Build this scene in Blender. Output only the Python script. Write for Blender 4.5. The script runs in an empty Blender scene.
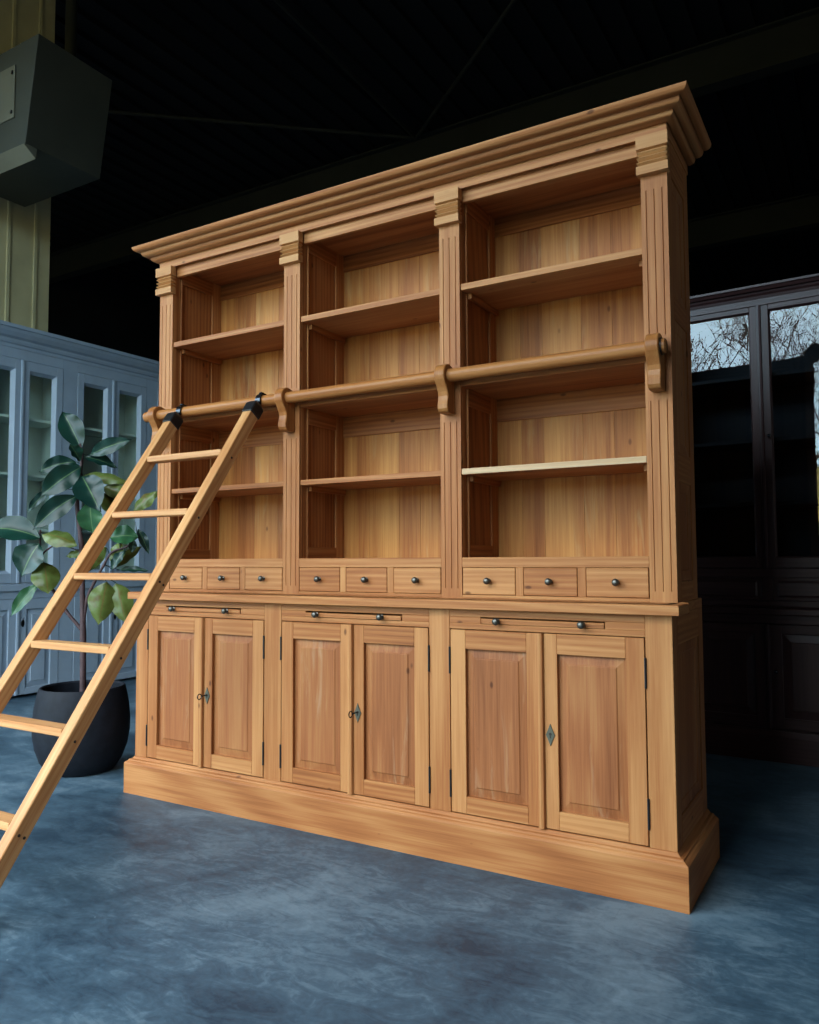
import bpy, math, random
from mathutils import Vector, Matrix

rnd = random.Random(7)
D = bpy.data
scene = bpy.context.scene
col = scene.collection

# ------------------------------------------------------------------ camera
cam_data = D.cameras.new('camera')
cam = D.objects.new('camera', cam_data)
col.objects.link(cam)
cr = Vector((0.8606862656, 0.5091124612, -0.0048635388))
cu = Vector((0.0345267591, -0.0488337573, 0.9982099814))
cf = Vector((-0.5079636356, 0.8593135435, 0.0596085475))
cm = Matrix((cr, cu, -cf)).transposed().to_4x4()
cm.translation = Vector((1.83718, -2.60660, 1.10632))
cam.matrix_world = cm
cam_data.sensor_fit = 'HORIZONTAL'
cam_data.sensor_width = 36.0
cam_data.lens = 36.0 * 788.39 / 819.0
cam_data.clip_end = 300
scene.camera = cam

# ------------------------------------------------------------------ view / cycles options
scene.view_settings.view_transform = 'Standard'
scene.view_settings.look = 'None'
scene.view_settings.exposure = 0.0
scene.view_settings.gamma = 1.0
scene.view_settings.use_curve_mapping = False
scene.cycles.use_denoising = True
scene.cycles.max_bounces = 8
scene.cycles.diffuse_bounces = 4
scene.cycles.glossy_bounces = 4
scene.cycles.transparent_max_bounces = 12
scene.cycles.sample_clamp_indirect = 6.0

# ------------------------------------------------------------------ world: hazy pale blue sky
world = D.worlds.new('sky')
scene.world = world
world.use_nodes = True
wn = world.node_tree.nodes
wl = world.node_tree.links
wn.clear()
w_out = wn.new('ShaderNodeOutputWorld')
w_bg = wn.new('ShaderNodeBackground')
w_bg.inputs['Strength'].default_value = 11.6
w_geo = wn.new('ShaderNodeTexCoord')
w_sep = wn.new('ShaderNodeSeparateXYZ')
w_ramp = wn.new('ShaderNodeValToRGB')
w_ramp.color_ramp.elements[0].position = 0.0
w_ramp.color_ramp.elements[0].color = (0.50, 0.80, 1.0, 1)
w_ramp.color_ramp.elements[1].position = 0.7
w_ramp.color_ramp.elements[1].color = (0.95, 0.97, 1.0, 1)
_e = w_ramp.color_ramp.elements.new(0.32)
_e.color = (0.60, 0.84, 1.0, 1)
wl.new(w_geo.outputs['Generated'], w_sep.inputs[0])
wl.new(w_sep.outputs['Z'], w_ramp.inputs[0])
wl.new(w_ramp.outputs[0], w_bg.inputs['Color'])
wl.new(w_bg.outputs[0], w_out.inputs['Surface'])

# the low sun stands behind the hall and lights the trees and the bank outside
sun = D.lights.new('sun', 'SUN')
sun.energy = 9.0
sun.angle = math.radians(1.0)
sun.color = (1.0, 0.9, 0.75)
sun_o = D.objects.new('sun', sun)
col.objects.link(sun_o)
sun_o.rotation_euler = Vector((0.25, -1.0, -0.62)).to_track_quat('-Z', 'Y').to_euler()

# portal over the open front of the hall, only guides the sky light's sampling
OPEN_X0, OPEN_X1, OPEN_Y, OPEN_Z = -8.5, 1.12, -4.0, 5.5
pt = D.lights.new('sky_portal', 'AREA')
pt.shape = 'RECTANGLE'
pt.size = OPEN_X1 - OPEN_X0
pt.size_y = OPEN_Z
pt.cycles.is_portal = True
pt_o = D.objects.new('sky_portal', pt)
col.objects.link(pt_o)
pt_o.location = ((OPEN_X0 + OPEN_X1) / 2, OPEN_Y - 0.05, OPEN_Z / 2)
pt_o.rotation_euler = Vector((0, 1, 0)).to_track_quat('-Z', 'Y').to_euler()


# ------------------------------------------------------------------ materials
def new_mat(name):
    m = D.materials.new(name)
    m.use_nodes = True
    nt = m.node_tree
    nt.nodes.clear()
    out = nt.nodes.new('ShaderNodeOutputMaterial')
    b = nt.nodes.new('ShaderNodeBsdfPrincipled')
    nt.links.new(b.outputs[0], out.inputs[0])
    return m, nt, b, out


def setc(b, color=None, rough=None, metal=None, spec=None):
    if color is not None:
        b.inputs['Base Color'].default_value = (*color, 1)
    if rough is not None:
        b.inputs['Roughness'].default_value = rough
    if metal is not None:
        b.inputs['Metallic'].default_value = metal
    if spec is not None:
        b.inputs['Specular IOR Level'].default_value = spec


def math_node(nt, op, a, b=None, clamp=False):
    n = nt.nodes.new('ShaderNodeMath')
    n.operation = op
    n.use_clamp = clamp
    for i, v in enumerate((a, b)):
        if v is None:
            continue
        if isinstance(v, (int, float)):
            n.inputs[i].default_value = v
        else:
            nt.links.new(v, n.inputs[i])
    return n.outputs[0]


def ramp(nt, fac, stops):
    n = nt.nodes.new('ShaderNodeValToRGB')
    e = n.color_ramp.elements
    while len(e) < len(stops):
        e.new(0.5)
    for el, (p, c) in zip(e, stops):
        el.position = p
        el.color = (*c, 1)
    nt.links.new(fac, n.inputs[0])
    return n.outputs[0]


def mixc(nt, fac, a, b, mode='MIX'):
    n = nt.nodes.new('ShaderNodeMix')
    n.data_type = 'RGBA'
    n.blend_type = mode
    for sock, v in ((n.inputs[0], fac), (n.inputs[6], a), (n.inputs[7], b)):
        if isinstance(v, (int, float)):
            sock.default_value = v
        elif isinstance(v, tuple):
            sock.default_value = (*v, 1)
        else:
            nt.links.new(v, sock)
    return n.outputs[2]


def noise(nt, vec, scale, detail=3.0, rough=0.55, dist=0.0):
    n = nt.nodes.new('ShaderNodeTexNoise')
    n.inputs['Scale'].default_value = scale
    n.inputs['Detail'].default_value = detail
    n.inputs['Roughness'].default_value = rough
    n.inputs['Distortion'].default_value = dist
    nt.links.new(vec, n.inputs['Vector'])
    return n.outputs['Fac']


def mapping(nt, vec, scale, loc=(0, 0, 0)):
    n = nt.nodes.new('ShaderNodeMapping')
    n.inputs['Scale'].default_value = scale
    n.inputs['Location'].default_value = loc
    nt.links.new(vec, n.inputs['Vector'])
    return n.outputs[0]


def attr(nt, name):
    n = nt.nodes.new('ShaderNodeAttribute')
    n.attribute_name = name
    return n


def bump(nt, b, h, strength=0.2, dist=0.002):
    n = nt.nodes.new('ShaderNodeBump')
    n.inputs['Strength'].default_value = strength
    n.inputs['Distance'].default_value = dist
    nt.links.new(h, n.inputs['Height'])
    nt.links.new(n.outputs[0], b.inputs['Normal'])


def wood(name, dark, mid, light, rough=0.5, knots=0.75, wash=0.0, wash_col=(0.55, 0.55, 0.30), spec=0.18):
    """board wood: 'gp' holds (across, across, along the grain), 'tone' a value per board"""
    m, nt, b, out = new_mat(name)
    hue_k = (0.76, 0.632, 0.55)
    dark, mid, light, wash_col = [tuple(a * k for a, k in zip(c, hue_k)) for c in (dark, mid, light, wash_col)]
    gp = attr(nt, 'gp').outputs['Vector']
    tone = attr(nt, 'tone').outputs['Fac']
    fine = noise(nt, mapping(nt, gp, (170, 170, 4)), 1.0, 3, 0.65)
    midg = noise(nt, mapping(nt, gp, (55, 55, 1.6), (4, 2, 9)), 1.0, 3, 0.6, 0.4)
    broad = noise(nt, mapping(nt, gp, (16, 16, 0.9)), 1.0, 3, 0.55, 0.6)
    cath = nt.nodes.new('ShaderNodeTexWave')
    cath.wave_type = 'RINGS'
    cath.inputs['Scale'].default_value = 1.0
    cath.inputs['Distortion'].default_value = 6.0
    cath.inputs['Detail'].default_value = 2.0
    cath.inputs['Detail Scale'].default_value = 0.8
    nt.links.new(mapping(nt, gp, (14, 14, 0.7)), cath.inputs['Vector'])
    v = math_node(nt, 'SUBTRACT', math_node(nt, 'ADD', math_node(nt, 'MULTIPLY', fine, 0.42), math_node(nt, 'MULTIPLY', midg, 0.42)), 0.29)
    v = math_node(nt, 'ADD', v, math_node(nt, 'MULTIPLY', broad, 0.55))
    v = math_node(nt, 'ADD', v, math_node(nt, 'MULTIPLY', cath.outputs['Fac'], 0.17))
    v = math_node(nt, 'ADD', v, math_node(nt, 'MULTIPLY', math_node(nt, 'SUBTRACT', tone, 0.5), 0.62))
    c = ramp(nt, v, [(0.10, dark), (0.45, mid), (0.80, light)])
    # slow change between pinker and yellower heartwood
    hue = noise(nt, mapping(nt, gp, (3.0, 3.0, 0.8)), 1.0, 1)
    c = mixc(nt, math_node(nt, 'MULTIPLY', hue, 0.26), c, (mid[0] * 1.08, mid[1] * 0.78, mid[2] * 0.78))
    # knots
    vo = nt.nodes.new('ShaderNodeTexVoronoi')
    vo.inputs['Scale'].default_value = 1.0
    nt.links.new(mapping(nt, gp, (9.0, 9.0, 4.5)), vo.inputs['Vector'])
    k = nt.nodes.new('ShaderNodeMapRange')
    k.inputs['From Min'].default_value = 0.035
    k.inputs['From Max'].default_value = 0.075
    k.inputs['To Min'].default_value = knots
    k.inputs['To Max'].default_value = 0.0
    nt.links.new(vo.outputs['Distance'], k.inputs['Value'])
    c = mixc(nt, k.outputs[0], c, (dark[0] * 0.35, dark[1] * 0.3, dark[2] * 0.3))
    if wash > 0:
        wf = noise(nt, mapping(nt, gp, (26, 26, 3.0), (3, 7, 1)), 1.0, 4, 0.65, 0.8)
        w2 = noise(nt, mapping(nt, gp, (2.6, 2.6, 1.5), (5, 1, 2)), 1.0, 1)
        w = nt.nodes.new('ShaderNodeMapRange')
        w.inputs['From Min'].default_value = 0.60
        w.inputs['From Max'].default_value = 0.72
        w.inputs['To Max'].default_value = wash
        nt.links.new(math_node(nt, 'ADD', math_node(nt, 'MULTIPLY', wf, 0.62), math_node(nt, 'MULTIPLY', w2, 0.46)), w.inputs['Value'])
        c = mixc(nt, w.outputs[0], c, wash_col)
    nt.links.new(c, b.inputs['Base Color'])
    setc(b, rough=rough, spec=spec)
    bump(nt, b, fine, 0.12, 0.001)
    return m


M_TEAK = wood('teak', (0.17, 0.058, 0.018), (0.42, 0.190, 0.068), (0.64, 0.37, 0.155), knots=0.7)
M_TEAK_BACK = wood('teak_back_boards', (0.15, 0.050, 0.012), (0.46, 0.200, 0.058), (0.72, 0.405, 0.125), wash=0.30, wash_col=(0.62, 0.52, 0.26), knots=0.55)
M_TEAK_PANEL = wood('teak_panel', (0.16, 0.056, 0.020), (0.37, 0.160, 0.062), (0.54, 0.30, 0.125), wash=0.28, wash_col=(0.62, 0.56, 0.40))
M_TEAK_CAP = wood('teak_capital', (0.26, 0.11, 0.036), (0.50, 0.27, 0.105), (0.66, 0.42, 0.19), knots=0.1)
M_ROD = wood('turned_teak', (0.20, 0.075, 0.020), (0.38, 0.170, 0.052), (0.50, 0.27, 0.10), rough=0.35, knots=0.0)
M_SHELF_PALE = wood('bleached_shelf', (0.42, 0.30, 0.16), (0.62, 0.50, 0.31), (0.75, 0.65, 0.45), knots=0.0)
M_LADDER = wood('ladder_teak', (0.27, 0.12, 0.04), (0.54, 0.30, 0.125), (0.80, 0.56, 0.28), knots=0.5, rough=0.45)
M_DARKWOOD = wood('dark_stained_wood', (0.020, 0.009, 0.010), (0.052, 0.024, 0.026), (0.085, 0.045, 0.048), rough=0.42, knots=0.0, spec=0.42)


def plain(name, color, rough=0.5, metal=0.0, spec=0.5, nscale=0.0, namt=0.15, bmp=0.0):
    m, nt, b, out = new_mat(name)
    setc(b, color, rough, metal, spec)
    if nscale:
        tc = nt.nodes.new('ShaderNodeTexCoord')
        f = noise(nt, tc.outputs['Object'], nscale, 4, 0.6)
        lo = tuple(c * (1 - namt) for c in color)
        hi = tuple(min(1, c * (1 + namt)) for c in color)
        nt.links.new(ramp(nt, f, [(0.3, lo), (0.7, hi)]), b.inputs['Base Color'])
        if bmp:
            bump(nt, b, f, bmp, 0.003)
    return m


M_BRONZE = plain('dark_bronze', (0.11, 0.10, 0.085), 0.34, 0.85)
M_IRON = plain('black_iron', (0.012, 0.012, 0.014), 0.35, 0.3)
M_STEEL = plain('polished_dark_steel', (0.05, 0.054, 0.062), 0.25, 0.95)
M_BRASS_OLD = plain('aged_brass_plate', (0.10, 0.10, 0.075), 0.4, 0.7)
M_HOLE = plain('screw_plug', (0.02, 0.01, 0.006), 0.7)
M_GREY = plain('blue_grey_paint', (0.265, 0.325, 0.40), 0.42, 0, 0.35, 5.0, 0.07)
M_GREY_IN = plain('pale_sage_paint', (0.62, 0.68, 0.62), 0.6, 0, 0.3, 3.0, 0.10)
M_WALL = plain('beige_cladding', (0.42, 0.37, 0.21), 0.7, 0, 0.3, 2.0, 0.12)
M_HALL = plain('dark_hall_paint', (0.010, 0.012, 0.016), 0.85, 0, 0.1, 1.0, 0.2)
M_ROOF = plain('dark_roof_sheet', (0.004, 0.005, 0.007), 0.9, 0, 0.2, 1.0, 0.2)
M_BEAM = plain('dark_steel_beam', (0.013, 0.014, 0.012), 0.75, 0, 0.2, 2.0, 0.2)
M_UNIT = plain('grey_sheet_metal', (0.032, 0.034, 0.026), 0.6, 0.0, 0.4, 3.0, 0.15)
M_UNIT_DOOR = plain('pale_hatch', (0.11, 0.107, 0.08), 0.55, 0, 0.4, 3.0, 0.1)
M_POT = plain('charcoal_planter', (0.007, 0.009, 0.014), 0.66, 0, 0.2, 22.0, 0.3, 0.15)
M_SOIL = plain('potting_soil', (0.02, 0.013, 0.009), 0.95, 0, 0.1, 40.0, 0.5, 0.6)
M_STEM = plain('plant_stem', (0.055, 0.03, 0.032), 0.6, 0, 0.3, 30.0, 0.35, 0.3)
M_BARK = plain('bark', (0.13, 0.085, 0.06), 0.9, 0, 0.2, 4.0, 0.3)

M_BLACKIN = plain('near_black_lining', (0.004, 0.004, 0.005), 0.7, 0, 0.2)  # lining darkened to offset light entering through the glass, keeps the inside shaded
M_SIDEWALL = plain('pale_bounce_wall', (0.42, 0.33, 0.28), 0.85, 0, 0.2, 3.0, 0.1)  # unseen side wall, coloured pale to bounce light into the hall


def floor_material():
    m, nt, b, out = new_mat('blue_polished_concrete')
    tc = nt.nodes.new('ShaderNodeTexCoord')
    o = tc.outputs['Object']
    big = noise(nt, o, 1.3, 5, 0.62, 0.7)
    mid = noise(nt, mapping(nt, o, (1.0, 2.2, 1.0)), 6.0, 6, 0.7, 1.2)
    fine = noise(nt, o, 45.0, 4, 0.6)
    v = math_node(nt, 'ADD', math_node(nt, 'MULTIPLY', big, 0.55), math_node(nt, 'MULTIPLY', mid, 0.35))
    v = math_node(nt, 'ADD', v, math_node(nt, 'MULTIPLY', fine, 0.10))
    c = ramp(nt, v, [(0.39, (0.016, 0.036, 0.058)), (0.50, (0.048, 0.092, 0.130)), (0.61, (0.120, 0.185, 0.232))])
    # pale scuffs and tiny flecks
    vo = nt.nodes.new('ShaderNodeTexVoronoi')
    vo.inputs['Scale'].default_value = 7.0
    nt.links.new(o, vo.inputs['Vector'])
    fl = nt.nodes.new('ShaderNodeMapRange')
    fl.inputs['From Min'].default_value = 0.012
    fl.inputs['From Max'].default_value = 0.02
    fl.inputs['To Min'].default_value = 0.55
    fl.inputs['To Max'].default_value = 0.0
    nt.links.new(vo.outputs['Distance'], fl.inputs['Value'])
    c = mixc(nt, fl.outputs[0], c, (0.24, 0.30, 0.34))
    sc = noise(nt, mapping(nt, o, (5.0, 0.6, 1.0)), 3.0, 6, 0.75, 2.0)
    s2 = nt.nodes.new('ShaderNodeMapRange')
    s2.inputs['From Min'].default_value = 0.62
    s2.inputs['From Max'].default_value = 0.74
    s2.inputs['To Max'].default_value = 0.45
    nt.links.new(sc, s2.inputs['Value'])
    c = mixc(nt, s2.outputs[0], c, (0.025, 0.042, 0.068))
    nt.links.new(c, b.inputs['Base Color'])
    rr = nt.nodes.new('ShaderNodeMapRange')
    rr.inputs['To Min'].default_value = 0.38
    rr.inputs['To Max'].default_value = 0.60
    nt.links.new(mid, rr.inputs['Value'])
    nt.links.new(rr.outputs[0], b.inputs['Roughness'])
    b.inputs['Specular IOR Level'].default_value = 0.3
    bump(nt, b, mid, 0.08, 0.004)
    return m


def glass_material(name, tint=(1, 1, 1), gain=1.75, rough=0.0):
    m = D.materials.new(name)
    m.use_nodes = True
    nt = m.node_tree
    nt.nodes.clear()
    out = nt.nodes.new('ShaderNodeOutputMaterial')
    tr = nt.nodes.new('ShaderNodeBsdfTransparent')
    tr.inputs[0].default_value = (*tint, 1)
    gl = nt.nodes.new('ShaderNodeBsdfGlossy')
    gl.inputs['Roughness'].default_value = rough
    fr = nt.nodes.new('ShaderNodeFresnel')
    fr.inputs['IOR'].default_value = 1.5
    mx = nt.nodes.new('ShaderNodeMixShader')
    geo = nt.nodes.new('ShaderNodeNewGeometry')
    front = math_node(nt, 'SUBTRACT', 1.0, geo.outputs['Backfacing'])      # both faces of the pane counted once
    nt.links.new(math_node(nt, 'MULTIPLY', math_node(nt, 'MULTIPLY', fr.outputs[0], gain, True), front), mx.inputs[0])
    nt.links.new(tr.outputs[0], mx.inputs[1])
    nt.links.new(gl.outputs[0], mx.inputs[2])
    nt.links.new(mx.outputs[0], out.inputs[0])
    return m


def leaf_material():
    m, nt, b, out = new_mat('rubber_plant_leaf')
    geo = nt.nodes.new('ShaderNodeNewGeometry')
    tone = attr(nt, 'tone').outputs['Fac']
    gp = attr(nt, 'gp').outputs['Vector']
    sep = nt.nodes.new('ShaderNodeSeparateXYZ')
    nt.links.new(gp, sep.inputs[0])
    # midrib: across coordinate near zero
    rib = nt.nodes.new('ShaderNodeMapRange')
    rib.inputs['From Min'].default_value = 0.02
    rib.inputs['From Max'].default_value = 0.06
    rib.inputs['To Min'].default_value = 0.6
    rib.inputs['To Max'].default_value = 0.0
    nt.links.new(math_node(nt, 'ABSOLUTE', sep.outputs[0]), rib.inputs['Value'])
    tc = nt.nodes.new('ShaderNodeTexCoord')
    n1 = noise(nt, tc.outputs['Object'], 14.0, 3)
    top = ramp(nt, math_node(nt, 'ADD', math_node(nt, 'MULTIPLY', n1, 0.5), math_node(nt, 'MULTIPLY', tone, 0.5)),
               [(0.2, (0.003, 0.016, 0.014)), (0.55, (0.007, 0.036, 0.024)), (0.9, (0.030, 0.10, 0.034))])
    top = mixc(nt, rib.outputs[0], top, (0.12, 0.20, 0.08))
    under = ramp(nt, n1, [(0.3, (0.06, 0.068, 0.012)), (0.6, (0.10, 0.145, 0.035)), (0.8, (0.09, 0.045, 0.011))])
    under = mixc(nt, rib.outputs[0], under, (0.16, 0.07, 0.03))
    nt.links.new(mixc(nt, geo.outputs['Backfacing'], top, under), b.inputs['Base Color'])
    setc(b, rough=0.32, spec=0.28)
    return m


M_FLOOR = floor_material()
M_GLASS = glass_material('dark_cabinet_glass', (0.9, 0.95, 0.98), 1.8)
M_GLASS2 = glass_material('grey_cabinet_glass', (0.93, 0.97, 0.96), 1.0)
M_LEAF = leaf_material()


def ground_material():
    m, nt, b, out = new_mat('dry_grass_ground')
    tc = nt.nodes.new('ShaderNodeTexCoord')
    o = tc.outputs['Object']
    v = noise(nt, o, 0.8, 6, 0.75)
    grass = ramp(nt, v, [(0.35, (0.10, 0.11, 0.03)), (0.5, (0.22, 0.19, 0.06)), (0.65, (0.36, 0.27, 0.11))])
    dark_near = ramp(nt, v, [(0.35, (0.020, 0.021, 0.022)), (0.65, (0.035, 0.036, 0.037))])
    sp = nt.nodes.new('ShaderNodeSeparateXYZ')
    nt.links.new(o, sp.inputs[0])
    # near ground made dark to cut upward light, dry grass on the bank beyond
    nt.links.new(mixc(nt, math_node(nt, 'LESS_THAN', sp.outputs[1], -16.5), dark_near, grass), b.inputs['Base Color'])
    setc(b, rough=0.95, spec=0.1)
    return m


M_GROUND = ground_material()


# ------------------------------------------------------------------ mesh builder
class MB:
    def __init__(self):
        self.v, self.f, self.gp, self.t = [], [], [], []

    def _add(self, vs, fs, g, tone, gps=None):
        o = len(self.v)
        if tone is None:
            tone = rnd.uniform(0.30, 0.70)
        off = Vector((rnd.uniform(0, 50), rnd.uniform(0, 50), rnd.uniform(0, 50)))
        for i, p in enumerate(vs):
            p = Vector(p)
            self.v.append(p)
            if gps is not None:
                self.gp.append(Vector(gps[i]))
            else:
                x, y, z = p
                q = (y, z, x) if g == 'x' else (x, z, y) if g == 'y' else (x, y, z)
                self.gp.append(Vector(q) + off)
            self.t.append(tone)
        for f in fs:
            self.f.append([o + i for i in f])
        return self

    def box(self, x0, x1, y0, y1, z0, z1, g='z', tone=None):
        vs = [(x, y, z) for z in (z0, z1) for y in (y0, y1) for x in (x0, x1)]
        fs = [(0, 2, 3, 1), (4, 5, 7, 6), (0, 1, 5, 4), (1, 3, 7, 5), (3, 2, 6, 7), (2, 0, 4, 6)]
        return self._add(vs, fs, g, tone)

    def hexa(self, vs, g='z', tone=None):
        """eight corners: bottom ring of four, then top ring of four, counter-clockwise from above"""
        fs = [(0, 3, 2, 1), (4, 5, 6, 7), (0, 1, 5, 4), (1, 2, 6, 5), (2, 3, 7, 6), (3, 0, 4, 7)]
        return self._add(vs, fs, g, tone)

    def prism(self, poly, axis, lo, hi, g=None, tone=None):
        n = len(poly)
        area = sum(poly[i][0] * poly[(i + 1) % n][1] - poly[(i + 1) % n][0] * poly[i][1] for i in range(n))
        if area < 0:
            poly = poly[::-1]
        if axis == 'z':
            mk = lambda a, b, c: (a, b, c)
        elif axis == 'x':
            mk = lambda a, b, c: (c, a, b)      # poly = (y, z)
        else:
            mk = lambda a, b, c: (b, c, a)      # poly = (z, x)
        vs = [mk(a, b, lo) for a, b in poly] + [mk(a, b, hi) for a, b in poly]
        fs = [tuple(range(n))[::-1], tuple(range(n, 2 * n))]
        fs += [(i, (i + 1) % n, n + (i + 1) % n, n + i) for i in range(n)]
        return self._add(vs, fs, g or axis, tone)

    def tube(self, pts, radii, n=10, g='z', tone=None, caps=True):
        pts = [Vector(p) for p in pts]
        if isinstance(radii, (int, float)):
            radii = [radii] * len(pts)
        d0 = (pts[1] - pts[0]).normalized()
        up = Vector((0, 0, 1)) if abs(d0.z) < 0.9 else Vector((1, 0, 0))
        a = d0.cross(up).normalized()
        vs, gps, run = [], [], 0.0
        for i, p in enumerate(pts):
            d = (pts[min(i + 1, len(pts) - 1)] - pts[max(i - 1, 0)]).normalized()
            a = (a - d * a.dot(d)).normalized()
            b = d.cross(a)
            if i:
                run += (p - pts[i - 1]).length
            for k in range(n):
                th = 2 * math.pi * k / n
                vs.append(p + (a * math.cos(th) + b * math.sin(th)) * radii[i])
                gps.append((math.cos(th) * radii[i] + 3, math.sin(th) * radii[i] + 5, run))
        fs = []
        for i in range(len(pts) - 1):
            for k in range(n):
                k2 = (k + 1) % n
                fs.append((i * n + k, i * n + k2, (i + 1) * n + k2, (i + 1) * n + k))
        if caps:
            fs.append(tuple(range(n))[::-1])
            fs.append(tuple(range((len(pts) - 1) * n, len(pts) * n)))
        return self._add(vs, fs, g, tone, gps)

    def lathe(self, prof, origin, axis='z', n=20, tone=None):
        """prof = (radius, height) pairs, bottom to top along axis direction"""
        o = Vector(origin)
        if axis == 'z':
            A, B, Cx = Vector((1, 0, 0)), Vector((0, 1, 0)), Vector((0, 0, 1))
        elif axis == '-y':
            A, B, Cx = Vector((1, 0, 0)), Vector((0, 0, 1)), Vector((0, -1, 0))
        else:
            A, B, Cx = Vector((0, 1, 0)), Vector((0, 0, 1)), Vector((1, 0, 0))
        vs = []
        for r, h in prof:
            for k in range(n):
                th = 2 * math.pi * k / n
                vs.append(o + Cx * h + (A * math.cos(th) + B * math.sin(th)) * max(r, 1e-4))
        fs = []
        for i in range(len(prof) - 1):
            for k in range(n):
                k2 = (k + 1) % n
                fs.append((i * n + k, i * n + k2, (i + 1) * n + k2, (i + 1) * n + k))
        fs.append(tuple(range(n))[::-1])
        fs.append(tuple(range((len(prof) - 1) * n, len(prof) * n)))
        return self._add(vs, fs, 'z', tone)

    def raised(self, x0, x1, z0, z1, yb, yf, inset, depth_back, tone=None, g='z'):
        """raised and fielded panel facing -y: flat edge at yb, centre field at yf, back at depth_back"""
        e, i2 = 0.006, inset
        r = [(x0, z0), (x1, z0), (x1, z1), (x0, z1)]
        r1 = [(x0 + e, z0 + e), (x1 - e, z0 + e), (x1 - e, z1 - e), (x0 + e, z1 - e)]
        r2 = [(x0 + i2, z0 + i2), (x1 - i2, z0 + i2), (x1 - i2, z1 - i2), (x0 + i2, z1 - i2)]
        i3 = i2 + 0.004
        r3 = [(x0 + i3, z0 + i3), (x1 - i3, z0 + i3), (x1 - i3, z1 - i3), (x0 + i3, z1 - i3)]
        ym = yf + (yb - yf) * 0.45
        vs = [(a, depth_back, b) for a, b in r] + [(a, yb, b) for a, b in r] + [(a, yb, b) for a, b in r1] \
            + [(a, ym, b) for a, b in r2] + [(a, yf, b) for a, b in r3]
        fs = [(0, 3, 2, 1)]
        for L in range(4):
            for k in range(4):
                k2 = (k + 1) % 4
                fs.append((L * 4 + k, L * 4 + k2, (L + 1) * 4 + k2, (L + 1) * 4 + k))
        fs.append((16, 17, 18, 19))
        return self._add(vs, fs, g, tone)

    def obj(self, name, mat, parent=None, bevel=0.0, smooth=False, seg=1):
        me = D.meshes.new(name)
        me.from_pydata([tuple(p) for p in self.v], [], self.f)
        a = me.attributes.new('gp', 'FLOAT_VECTOR', 'POINT')
        a.data.foreach_set('vector', [c for p in self.gp for c in p])
        t = me.attributes.new('tone', 'FLOAT', 'POINT')
        t.data.foreach_set('value', self.t)
        me.materials.append(mat)
        if smooth:
            me.polygons.foreach_set('use_smooth', [True] * len(me.polygons))
            me.set_sharp_from_angle(angle=math.radians(40))
        me.update()
        o = D.objects.new(name, me)
        col.objects.link(o)
        if parent is not None:
            o.parent = parent
        if bevel:
            b = o.modifiers.new('bevel', 'BEVEL')
            b.width = bevel
            b.segments = seg
            b.limit_method = 'ANGLE'
            b.angle_limit = math.radians(35)
        return o


def shift(mb, base):
    base = Vector(base)
    mb.v = [p - base for p in mb.v]
    return mb


def tag(o, label=None, cat=None, group=None, kind=None):
    if label:
        o['label'] = label
    if cat:
        o['category'] = cat
    if group:
        o['group'] = group
    if kind:
        o['kind'] = kind
    return o


def empty(name, loc, label, cat, rz=0.0):
    o = D.objects.new(name, None)
    col.objects.link(o)
    o.location = loc
    o.rotation_euler = (0, 0, rz)
    return tag(o, label, cat)


def structure(name, mb, mat, bevel=0.0):
    o = mb.obj(name, mat, None, bevel)
    o['kind'] = 'structure'
    return o


# ------------------------------------------------------------------ the hall
fl = MB().box(-11, 9, OPEN_Y, 15, -0.2, 0.0)
structure('floor', fl, M_FLOOR)
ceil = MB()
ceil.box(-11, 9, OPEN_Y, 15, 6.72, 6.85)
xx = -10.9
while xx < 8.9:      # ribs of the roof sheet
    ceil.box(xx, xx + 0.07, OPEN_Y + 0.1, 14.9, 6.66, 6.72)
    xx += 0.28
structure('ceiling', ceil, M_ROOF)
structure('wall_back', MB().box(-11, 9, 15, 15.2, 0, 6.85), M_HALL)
structure('wall_right', MB().box(4.6, 4.8, OPEN_Y, 15, 0, 6.66), M_SIDEWALL)  # out of view, brought in close as a light bounce for the shaded sides
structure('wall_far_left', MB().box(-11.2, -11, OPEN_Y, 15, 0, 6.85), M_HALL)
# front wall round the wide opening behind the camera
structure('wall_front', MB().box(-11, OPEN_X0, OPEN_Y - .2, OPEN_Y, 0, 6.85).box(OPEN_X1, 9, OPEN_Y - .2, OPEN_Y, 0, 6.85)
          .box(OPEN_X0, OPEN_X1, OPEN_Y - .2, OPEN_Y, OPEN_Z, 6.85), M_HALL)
# ribbed beige cladding behind the grey cabinet, ends beside the opening into the dark hall
wl_ = MB().box(-4.84, -4.72, -0.4, 1.90, 0, 6.66)
yy = -0.35
while yy < 1.85:
    wl_.box(-4.72, -4.705, yy, yy + 0.035, 0, 6.66)
    yy += 0.26
structure('wall_left', wl_, M_WALL, 0.003)

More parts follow.
